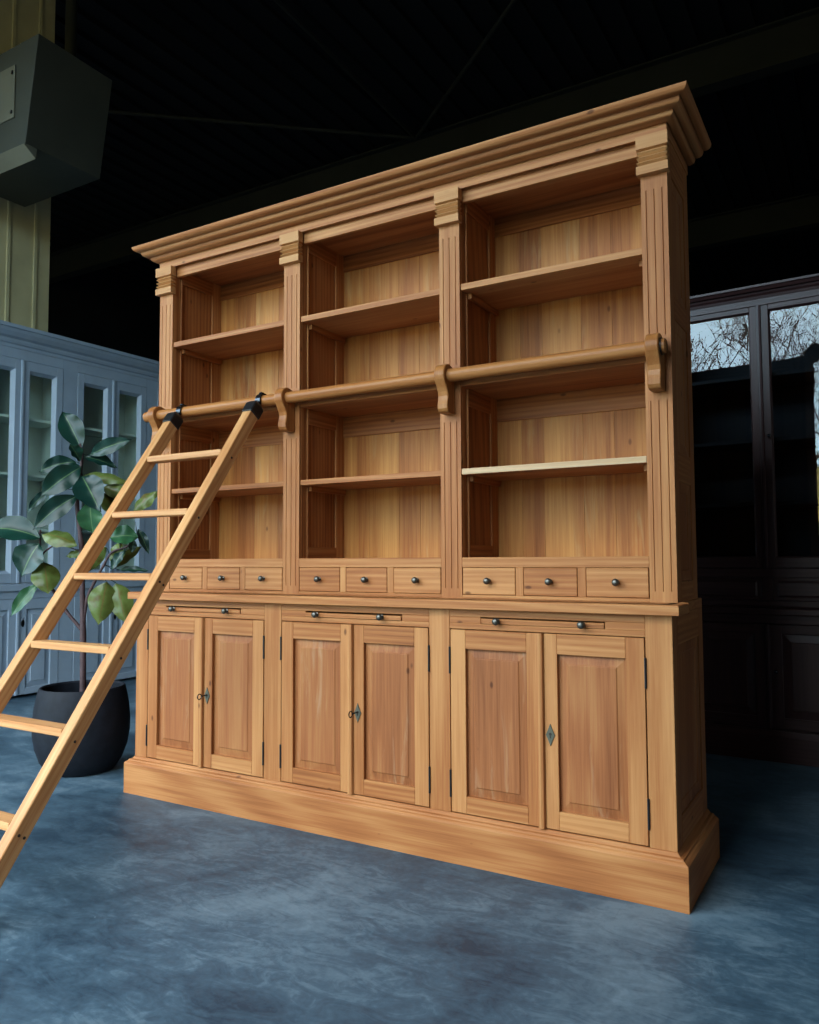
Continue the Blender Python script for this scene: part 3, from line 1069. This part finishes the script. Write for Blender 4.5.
# ------------------------------------------------------------------ glazed cabinets
def glazed_cabinet(root, P):
    """front plane at local y = 0 facing -y"""
    mat, mat_in, mat_gl = P['mat'], P['mat_in'], P['glass']
    x0, x1 = P['x0'], P['x1']
    dep = P['dep']
    zt = P['frieze']

    def cp(name, mb, m=mat, parent=root, bevel=0.002, smooth=False):
        return mb.obj(name, m, parent, bevel, smooth)

    pairs = P['pairs']
    ud0, ud1 = P['upper_door']
    ld0, ld1 = P['lower_door']
    zl0, zl1 = P['ledge']
    th = 0.024
    # face frame
    ff = MB()
    edges = [x0] + [e for p in pairs for e in p] + [x1]
    for i in range(0, len(edges), 2):
        ff.box(edges[i], edges[i + 1], 0, th, zl1, zt, 'z', 0.5)
        ff.box(edges[i], edges[i + 1], P['low_out'], th, P['base'], zl0, 'z', 0.5)
    for a, b in pairs:
        ff.box(a, b, 0, th, ud1, zt, 'x', 0.5)
        ff.box(a, b, 0, th, zl1, P['drawer'][0] if P['drawer'] else ud0, 'x', 0.5)
        if P['drawer']:
            ff.box(a, b, 0, th, P['drawer'][1], ud0, 'x', 0.5)
            ff.box((a + b) / 2 - 0.03, (a + b) / 2 + 0.03, 0, th, P['drawer'][0], P['drawer'][1], 'z', 0.5)
        ff.box(a, b, P['low_out'], th, ld1, zl0, 'x', 0.5)
        ff.box(a, b, P['low_out'], th, P['base'], ld0, 'x', 0.5)
    cp('face_frame', ff)
    ca = MB()
    ca.box(x0, x0 + 0.022, th, dep, 0.0, zt, 'z', 0.5).box(x1 - 0.022, x1, th, dep, 0.0, zt, 'z', 0.5)
    ca.box(x0, x1, dep, dep + 0.015, 0.0, zt, 'z', 0.5)
    ca.box(x0, x1, 0.03, dep, zt - 0.02, zt, 'x', 0.5).box(x0 + .022, x1 - .022, 0.03, dep, 0.02, 0.05, 'x', 0.5)
    cp('carcass', ca)
    ci = MB()
    ci.box(x0 + 0.024, x1 - 0.024, dep - 0.012, dep - 0.001, zl1 + 0.03, zt - 0.02, 'z', 0.5)
    ci.box(x0 + 0.024, x1 - 0.024, th + 0.002, dep - 0.012, zl1, zl1 + 0.03, 'x', 0.5)
    for i in range(2, len(edges) - 1, 2):
        xm = (edges[i] + edges[i + 1]) / 2
        ci.box(xm - 0.03, xm + 0.03, th + 0.002, dep - 0.012, zl1 + 0.03, zt - 0.02, 'z', 0.5)
    cp('interior_lining', ci, mat_in)
    for a, b in pairs:
        for z in P['shelves']:
            s = MB().box(a - 0.03, b + 0.03, 0.062, dep - 0.013, z - 0.022, z, 'x', 0.5)
            cp('shelf', s, mat_in)
    # ledge, plinth, cornice
    lg_ = MB().box(x0 - P['lo'] * .5, x1 + P['lo'] * .5, P['low_out'] - P['lo'], dep, zl0, zl1 - 0.008, 'x', 0.5)
    lg_.box(x0 - 0.004, x1 + 0.004, P['low_out'] - P['lo'] * 0.4, dep, zl1 - 0.008, zl1, 'x', 0.5)
    cp('ledge', lg_, bevel=0.004)
    if P['base'] > 0.05:
        b_ = MB().prism([(dep, 0), (P['low_out'] - 0.02, 0), (P['low_out'] - 0.02, P['base'] - 0.03), (P['low_out'] - 0.006, P['base'] - 0.008),
                         (P['low_out'] - 0.002, P['base']), (dep, P['base'])], 'x', x0 - 0.015, x1 + 0.015, 'x', 0.5)
        cp('plinth', b_)
    pc = P['cornice']
    cn = MB()
    n = len(pc)
    vs = []
    for (t, z) in pc:
        vs += [(x0 - t, dep, z), (x0 - t, -t, z), (x1 + t, -t, z), (x1 + t, dep, z)]
    fs = []
    for i in range(n - 1):
        for k in range(3):
            fs.append((i * 4 + k, i * 4 + k + 1, (i + 1) * 4 + k + 1, (i + 1) * 4 + k))
        fs.append((i * 4 + 3, i * 4, (i + 1) * 4, (i + 1) * 4 + 3))
    fs += [(0, 3, 2, 1), ((n - 1) * 4, (n - 1) * 4 + 1, (n - 1) * 4 + 2, (n - 1) * 4 + 3)]
    cn._add(vs, fs, 'x', 0.5)
    cp('cornice', cn, bevel=0.0)

    fs_ = P['stile']
    for a, b in pairs:
        m = (a + b) / 2
        for side, (p, q) in (('L', (a + 0.003, m - 0.002)), ('R', (m + 0.002, b - 0.003))):
            # glazed door: stiles and rails with a bevelled reveal, glass set back
            g0, g1 = P['glass_z']
            d = MB()
            sd = P.get('sight_depth', 0.016)
            y0, y1 = -0.004, sd + 0.004
            d.box(p, p + fs_, y0, y1, ud0 + .003, ud1 - .003, 'z', 0.5)
            d.box(q - fs_, q, y0, y1, ud0 + .003, ud1 - .003, 'z', 0.5)
            d.box(p + fs_, q - fs_, y0, y1, ud0 + .003, g0, 'x', 0.5)
            d.box(p + fs_, q - fs_, y0, y1, g1, ud1 - .003, 'x', 0.5)
            # sloping sight moulding round the glass
            a0, a1, w_ = p + fs_, q - fs_, P['sight']
            o_ = [(a0, g0), (a1, g0), (a1, g1), (a0, g1)]
            i_ = [(a0 + w_, g0 + w_), (a1 - w_, g0 + w_), (a1 - w_, g1 - w_), (a0 + w_, g1 - w_)]
            vs = [(u, 0.000, v) for u, v in o_] + [(u, sd, v) for u, v in i_] + [(u, sd + 0.004, v) for u, v in o_]
            fs = []
            for k in range(4):
                k2 = (k + 1) % 4
                fs += [(k, k2, 4 + k2, 4 + k), (4 + k, 4 + k2, 8 + k2, 8 + k)]
            d._add(vs, fs, 'z', 0.5)
            do = cp('glazed_door', d)
            gl = MB().box(a0 + 0.001, a1 - 0.001, sd + 0.0005, sd + 0.0035, g0 + 0.001, g1 - 0.001)
            cp('glass_pane', gl, mat_gl, do, 0)
            if side == 'L' and P['astragal'] > 0:
                s_ = MB().prism([(y0, 0), (y0 - 0.010, 0.003), (y0 - 0.012, 0.5 * P['astragal']), (y0 - 0.010, P['astragal'] - 0.003), (y0, P['astragal'])],
                                'z', ud0 + 0.003, ud1 - 0.003, 'z', 0.5)
                s_.v = [Vector((v.y + m - 0.5 * P['astragal'], v.x, v.z)) for v in s_.v]
                s_.f = [f[::-1] for f in s_.f]
                cp('astragal', s_, mat, do, 0)
            if P['upper_knob'] and side == 'R':
                cp('knob', knob_mb(p + fs_ * 0.75, y0, P['upper_knob'], 0.011, 0.022), P['knob_mat'], do, 0, True)
            # lower panelled door
            yo = P['low_out']
            e = MB()
            y0l, y1l = yo - 0.004, yo + 0.020
            s2 = P['low_stile']
            e.box(p, p + s2, y0l, y1l, ld0 + .003, ld1 - .003, 'z', 0.5).box(q - s2, q, y0l, y1l, ld0 + .003, ld1 - .003, 'z', 0.5)
            e.box(p + s2, q - s2, y0l, y1l, ld0 + .003, P['panel'][0], 'x', 0.5).box(p + s2, q - s2, y0l, y1l, P['panel'][1], ld1 - .003, 'x', 0.5)
            eo = cp('cupboard_door', e)
            pp = MB().raised(p + s2, q - s2, P['panel'][0], P['panel'][1], y0l + 0.016, y0l + 0.002, 0.045, y1l - 0.001, 0.5)
            cp('door_panel', pp, mat, eo, 0)
            if side == 'L' and P['astragal'] > 0:
                s_ = MB().prism([(y0l, 0), (y0l - 0.010, 0.003), (y0l - 0.012, 0.5 * P['astragal']), (y0l - 0.010, P['astragal'] - 0.003), (y0l, P['astragal'])],
                                'z', ld0 + 0.003, ld1 - 0.003, 'z', 0.5)
                s_.v = [Vector((v.y + m - 0.5 * P['astragal'], v.x, v.z)) for v in s_.v]
                s_.f = [f[::-1] for f in s_.f]
                cp('astragal', s_, mat, eo, 0)
            if side == 'R':
                if P['lower_knob']:
                    cp('knob', knob_mb(p + s2 * 0.55, y0l, P['lower_knob'], 0.011, 0.022), P['knob_mat'], eo, 0, True)
                if P['escut']:
                    ex, ez = p + s2 * 0.55, P['escut']
                    es = MB().prism([(ez - 0.03, ex - 0.006), (ez - 0.03, ex + 0.006), (ez - 0.012, ex + 0.014), (ez + 0.012, ex + 0.014),
                                     (ez + 0.03, ex + 0.006), (ez + 0.05, ex), (ez + 0.03, ex - 0.006), (ez + 0.012, ex - 0.014), (ez - 0.012, ex - 0.014)],
                                    'y', y0l - 0.003, y0l, 'y')
                    k0 = cp('key_plate', es, P['knob_mat'], eo, 0.001)
            if P['drawer']:
                z0_, z1_ = P['drawer']
                u0, u1 = (a + 0.004, m - 0.033) if side == 'L' else (m + 0.033, b - 0.004)
                w = MB().box(u0, u1, 0.004, 0.020, z0_ + 0.002, z1_ - 0.002, 'x', 0.5)
                w.raised(u0 + 0.012, u1 - 0.012, z0_ + 0.014, z1_ - 0.014, 0.004, -0.002, 0.012, 0.006, 0.5, 'x')
                cp('drawer', w)


# dark stained glazed cabinet to the right, behind the bookcase
dk = empty('display_cabinet', (1.310, 2.171, 0), 'dark brown glazed cabinet standing behind the right end of the teak bookcase', 'cabinet', -0.050)
glazed_cabinet(dk, dict(mat=M_DARKWOOD, mat_in=M_BLACKIN, glass=M_GLASS, x0=-0.62, x1=1.62, dep=0.42, frieze=2.572,
                        pairs=[(-0.50, 0.50), (0.58, 1.54)], upper_door=(1.045, 2.528), glass_z=(1.105, 2.496), stile=0.047, sight=0.009,
                        lower_door=(0.175, 0.742), panel=(0.235, 0.690), ledge=(0.792, 0.835), lo=0.028, low_out=-0.018, base=0.165,
                        drawer=(0.868, 0.995), shelves=(1.42, 1.78, 2.15), astragal=0.024, upper_knob=1.781, lower_knob=0.484, knob_mat=M_STEEL, escut=0,
                        low_stile=0.066,
                        cornice=[(-0.02, 2.566), (0.004, 2.566), (0.008, 2.580), (0.020, 2.590), (0.024, 2.600), (0.040, 2.602), (0.052, 2.614),
                                 (0.062, 2.618), (0.062, 2.630), (-0.02, 2.630)]))

# blue-grey painted glazed cabinet along the left wall
gr = empty('display_cabinet', (-4.190, 1.312, 0), 'long blue-grey painted glazed cabinet along the left wall behind the plant', 'cabinet', math.radians(88.6))
glazed_cabinet(gr, dict(mat=M_GREY, mat_in=M_GREY_IN, glass=M_GLASS2, x0=-1.38, x1=2.30, dep=0.37, frieze=2.86,
                        pairs=[(-1.245, -0.505), (-0.373, 0.373), (0.512, 1.262), (1.390, 2.140)], upper_door=(0.925, 2.768), glass_z=(1.005, 2.686), stile=0.062,
                        sight=0.024, sight_depth=0.032, lower_door=(0.022, 0.800), panel=(0.075, 0.712), ledge=(0.862, 0.922), lo=0.022, low_out=-0.012, base=0.02,
                        drawer=None, shelves=(1.375, 1.832, 2.305), astragal=0.030, upper_knob=0, lower_knob=0, knob_mat=M_STEEL, escut=0.60,
                        low_stile=0.075,
                        cornice=[(-0.02, 2.852), (0.006, 2.852), (0.010, 2.878), (0.022, 2.886), (0.030, 2.902), (0.034, 2.918), (0.060, 2.932),
                                 (0.086, 2.962), (0.098, 2.985), (0.112, 2.990), (0.112, 3.018), (-0.02, 3.018)]))

# ------------------------------------------------------------------ hanging sheet-metal unit, top left
un = empty('ventilation_unit', (-4.2, 1.3, 4.15), 'boxy grey-green sheet metal ventilation unit hung high on the left wall', 'ventilation unit')
UO = Vector((-4.2, 1.3, 4.15))
XR0, XR1, XL = -3.60, -3.465, -4.615
Y0u, Y1u = 0.902, 1.572
body = MB().hexa([(XL, Y0u, 4.26), (XR0, Y0u, 4.26), (XR0, Y1u, 4.265), (XL, Y1u, 4.265),
                  (XL, Y0u, 5.08), (XR1, Y0u, 5.08), (XR1, Y1u, 5.07), (XL, Y1u, 5.07)])
uo = shift(body, UO).obj('housing', M_UNIT, un, 0.004)
uo['label'] = 'sheet metal housing wider at the top'
lip = MB().hexa([(XL, Y0u + 0.07, 4.16), (XR0 + 0.03, Y0u + 0.07, 4.16), (XR0, Y0u + 0.10, 4.262), (XL, Y0u + 0.10, 4.262),
                 (XL, Y0u - 0.012, 4.255), (XR0, Y0u - 0.012, 4.255), (XR0, Y0u + 0.03, 4.266), (XL, Y0u + 0.03, 4.266)])
shift(lip, UO).obj('drip_flange', M_UNIT_DOOR, un, 0.002)
hat = MB().box(-3.93, -3.735, Y0u - 0.012, Y0u - 0.001, 4.50, 4.92)
ho_ = shift(hat, UO).obj('access_hatch', M_UNIT_DOOR, un, 0.003)
ltc = MB().box(-3.77, -3.752, Y0u - 0.022, Y0u - 0.012, 4.535, 4.56).box(-3.77, -3.752, Y0u - 0.022, Y0u - 0.012, 4.85, 4.875)
shift(ltc, UO).obj('hatch_hinge', M_IRON, ho_, 0.001)
br_ = MB().box(-4.72, -3.60, 1.18, 1.24, 5.08, 5.14, 'x').box(-4.72, -3.60, 1.50, 1.56, 5.075, 5.14, 'x')
shift(br_, UO).obj('hanging_bracket', M_BEAM, un, 0.002)
pp = MB().tube([(-4.2, 1.70, 3.6 + 1.48), (-4.2, 1.70, 6.66)], 0.05, 16)
tag(pp.obj('flue_pipe', M_BEAM, None, 0, True), 'dark vertical pipe rising to the roof behind the ventilation unit', 'pipe')
cp_ = MB().box(-4.70, -4.55, 1.72, 1.86, 3.2, 6.66)

# ------------------------------------------------------------------ potted rubber plant
PX, PY = -1.835, 0.168
pr = empty('potted_rubber_plant', (PX, PY, 0), 'rubber plant with glossy dark leaves in a round charcoal planter behind the ladder', 'potted plant')
PO = Vector((PX, PY, 0))
prof = [(0.150, 0.0), (0.168, 0.006), (0.205, 0.06), (0.230, 0.13), (0.242, 0.20), (0.243, 0.26), (0.237, 0.33), (0.226, 0.39), (0.216, 0.432), (0.211, 0.440),
        (0.203, 0.440), (0.197, 0.432), (0.200, 0.39), (0.205, 0.36)]
pot = MB().lathe(prof, (0, 0, 0), 'z', 48)
pot.f = pot.f[:-1]
soil = MB().lathe([(0.204, 0.355), (0.206, 0.362), (0.15, 0.367), (0.05, 0.370), (0.001, 0.371)], (0, 0, 0), 'z', 32)
pot.obj('planter', M_POT, pr, 0, True)
soil.obj('soil', M_SOIL, pr, 0, True)


def curve_pts(pts, sub=4):
    out = []
    P = [Vector(p) for p in pts]
    P = [P[0] * 2 - P[1]] + P + [P[-1] * 2 - P[-2]]
    for i in range(1, len(P) - 2):
        for k in range(sub):
            t = k / sub
            a, b, c, d = P[i - 1], P[i], P[i + 1], P[i + 2]
            out.append(0.5 * ((2 * b) + (c - a) * t + (2 * a - 5 * b + 4 * c - d) * t * t + (3 * b - a - 3 * c + d) * t ** 3))
    out.append(P[-2])
    return out


STEMS = [([(-1.829, 0.166, 0.36), (-1.834, 0.163, 0.714), (-1.844, 0.157, 1.024), (-1.852, 0.152, 1.212), (-1.874, 0.139, 1.407), (-1.863, 0.146, 1.559),
           (-1.855, 0.15, 1.679), (-1.866, 0.144, 1.74)], 0.0165, 0.006),
         ([(-1.838, 0.16, 0.735), (-1.915, 0.115, 0.837), (-1.972, 0.081, 0.939), (-2.02, 0.053, 1.03), (-2.041, 0.041, 1.127), (-2.043, 0.039, 1.273)], 0.010, 0.004),
         ([(-2.041, 0.041, 1.127), (-2.004, 0.062, 1.17), (-1.949, 0.095, 1.191), (-1.842, 0.158, 1.153)], 0.005, 0.003),
         ([(-1.833, 0.163, 0.77), (-1.819, 0.172, 0.901), (-1.788, 0.19, 0.986), (-1.743, 0.216, 1.083), (-1.707, 0.238, 1.152), (-1.633, 0.281, 1.184),
           (-1.592, 0.305, 1.249)], 0.009, 0.004)]
for i, (pts, r0, r1) in enumerate(STEMS):
    cpts = curve_pts(pts)
    n = len(cpts)
    m = MB().tube(cpts, [r0 + (r1 - r0) * k / (n - 1) + (0.0014 if k % 4 == 0 else 0) for k in range(n)], 10)
    shift(m, PO).obj('stem' if i == 0 else 'branch', M_STEM, pr, 0, True)

LEAVES = [((-1.86, 0.147, 1.712), (-1.961, 0.111, 1.902), 0.113, 'T'), ((-1.818, 0.172, 1.679), (-1.617, 0.256, 1.75), 0.076, 'T'),
          ((-1.847, 0.132, 1.644), (-1.868, 0.084, 1.726), 0.070, 'T'), ((-1.883, 0.134, 1.641), (-2.004, 0.016, 1.588), 0.081, 'T'),
          ((-1.85, 0.142, 1.612), (-1.956, -0.002, 1.461), 0.119, 'T'), ((-1.846, 0.156, 1.668), (-1.738, 0.266, 1.617), 0.065, 'T'),
          ((-1.836, 0.138, 1.562), (-1.691, 0.131, 1.383), 0.140, 'T'), ((-1.866, 0.167, 1.572), (-1.697, 0.314, 1.531), 0.059, 'U'),
          ((-1.857, 0.126, 1.454), (-1.984, -0.019, 1.286), 0.102, 'T'), ((-2.019, 0.088, 1.497), (-2.152, 0.044, 1.379), 0.043, 'T'),
          ((-1.763, 0.158, 1.254), (-1.753, 0.129, 1.407), 0.119, 'B'), ((-2.024, 0.027, 1.229), (-2.252, -0.108, 1.273), 0.135, 'T'),
          ((-2.019, 0.018, 1.197), (-2.062, -0.042, 1.037), 0.151, 'T'), ((-1.994, 0.033, 1.1), (-1.955, 0.033, 0.947), 0.129, 'U'),
          ((-2.029, 0.024, 0.983), (-2.112, -0.06, 0.826), 0.065, 'B'), ((-2.015, 0.032, 1.25), (-1.84, 0.101, 1.19), 0.097, 'U'),
          ((-1.859, 0.171, 1.153), (-1.951, 0.14, 1.132), 0.043, 'U'), ((-1.555, 0.281, 1.231), (-1.646, 0.181, 1.225), 0.097, 'B'),
          ((-1.588, 0.308, 1.275), (-1.556, 0.35, 1.151), 0.043, 'T'), ((-1.606, 0.297, 1.216), (-1.614, 0.292, 1.152), 0.038, 'T'),
          ((-1.671, 0.259, 1.2), (-1.726, 0.261, 1.077), 0.076, 'U'), ((-1.63, 0.26, 1.157), (-1.681, 0.218, 1.061), 0.049, 'T'),
          ((-1.711, 0.212, 0.992), (-1.711, 0.166, 0.788), 0.129, 'U'), ((-1.694, 0.257, 0.985), (-1.633, 0.27, 0.789), 0.113, 'U'),
          ((-1.69, 0.271, 1.055), (-1.572, 0.352, 1.049), 0.032, 'T'), ((-1.637, 0.314, 1.375), (-1.546, 0.391, 1.474), 0.070, 'U'),
          ((-1.793, 0.233, 1.502), (-1.678, 0.313, 1.464), 0.070, 'U'), ((-1.809, 0.247, 1.482), (-1.736, 0.29, 1.344), 0.081, 'U'),
          ((-1.777, 0.254, 1.18), (-1.888, 0.189, 1.039), 0.081, 'U'), ((-1.896, 0.184, 1.548), (-2.05, 0.174, 1.662), 0.065, 'T'),
          ((-1.739, 0.265, 1.06), (-1.674, 0.397, 1.175), 0.054, 'U')]
fo = MB()
view = Vector((0.80, -0.60, 0.05)).normalized()       # most blades spread broadside to the daylight
for (b0, t0, w, kd) in LEAVES:
    b0, t0 = Vector(b0), Vector(t0)
    L = (t0 - b0)
    ln = L.length
    d = L.normalized()
    nrm = (view + Vector((rnd.uniform(-.5, .5), rnd.uniform(-.5, .5), rnd.uniform(-.1, .7)))).normalized()
    nrm = (nrm - d * nrm.dot(d)).normalized()
    sd = d.cross(nrm).normalized()
    w *= 1.14
    t0 = b0 + L * 1.10
    L = t0 - b0
    ln = L.length
    if kd == 'U':
        nfold = -1
    else:
        nfold = 1
    NU, NV = 14, 6
    sag = ln * rnd.uniform(0.03, 0.10)
    vs, gps = [], []
    for i in range(NU + 1):
        u = i / NU
        hw = w / 2 * (math.sin(math.pi * min(1, u) ** 0.9) ** 0.88) if 0 < u < 1 else 0.0012
        if u > 0.88:
            hw *= max(0.08, (1 - u) / 0.12) ** 0.6
        c = b0 + L * u - Vector((0, 0, 1)) * (sag * 4 * u * (u - 1)) * 0.6 + nrm * math.sin(u * 3.14) * ln * 0.04
        for j in range(NV + 1):
            s_ = (j / NV) * 2 - 1
            wave = 0.006 * math.sin(u * 17 + s_ * 2.0) * abs(s_)
            vs.append(c + sd * (s_ * hw) + nrm * (abs(s_) ** 1.3 * hw * 0.34 * nfold + wave))
            gps.append((s_, u, 0))
    if kd == 'U':
        fs = [(i * (NV + 1) + j, (i + 1) * (NV + 1) + j, (i + 1) * (NV + 1) + j + 1, i * (NV + 1) + j + 1) for i in range(NU) for j in range(NV)]
    else:
        fs = [(i * (NV + 1) + j, i * (NV + 1) + j + 1, (i + 1) * (NV + 1) + j + 1, (i + 1) * (NV + 1) + j) for i in range(NU) for j in range(NV)]
    # make sure the glossy side faces as intended: compare one face normal with nrm
    f0 = fs[(NU // 2) * NV + NV // 2]
    nn = (vs[f0[1]] - vs[f0[0]]).cross(vs[f0[2]] - vs[f0[1]])
    want = -1 if kd == 'U' else 1
    if nn.dot(nrm) * want < 0:
        fs = [f[::-1] for f in fs]
    fo._add(vs, fs, 'z', {'T': rnd.uniform(0.1, 0.5), 'B': 1.0, 'U': 0.4}[kd], gps)
    # leaf stalk towards the nearest stem point
    best = min((p for pts, _, _ in STEMS for p in curve_pts(pts)), key=lambda p: (Vector(p) - b0).length)
    if (Vector(best) - b0).length < 0.25 and (Vector(best) - b0).length > 0.004:
        fo.tube([best, (Vector(best) + b0) / 2 + Vector((0, 0, 0.004)), b0], [0.0028, 0.0024, 0.002], 6, tone=0.0)
fol = shift(fo, PO).obj('foliage', M_LEAF, pr, 0, True)
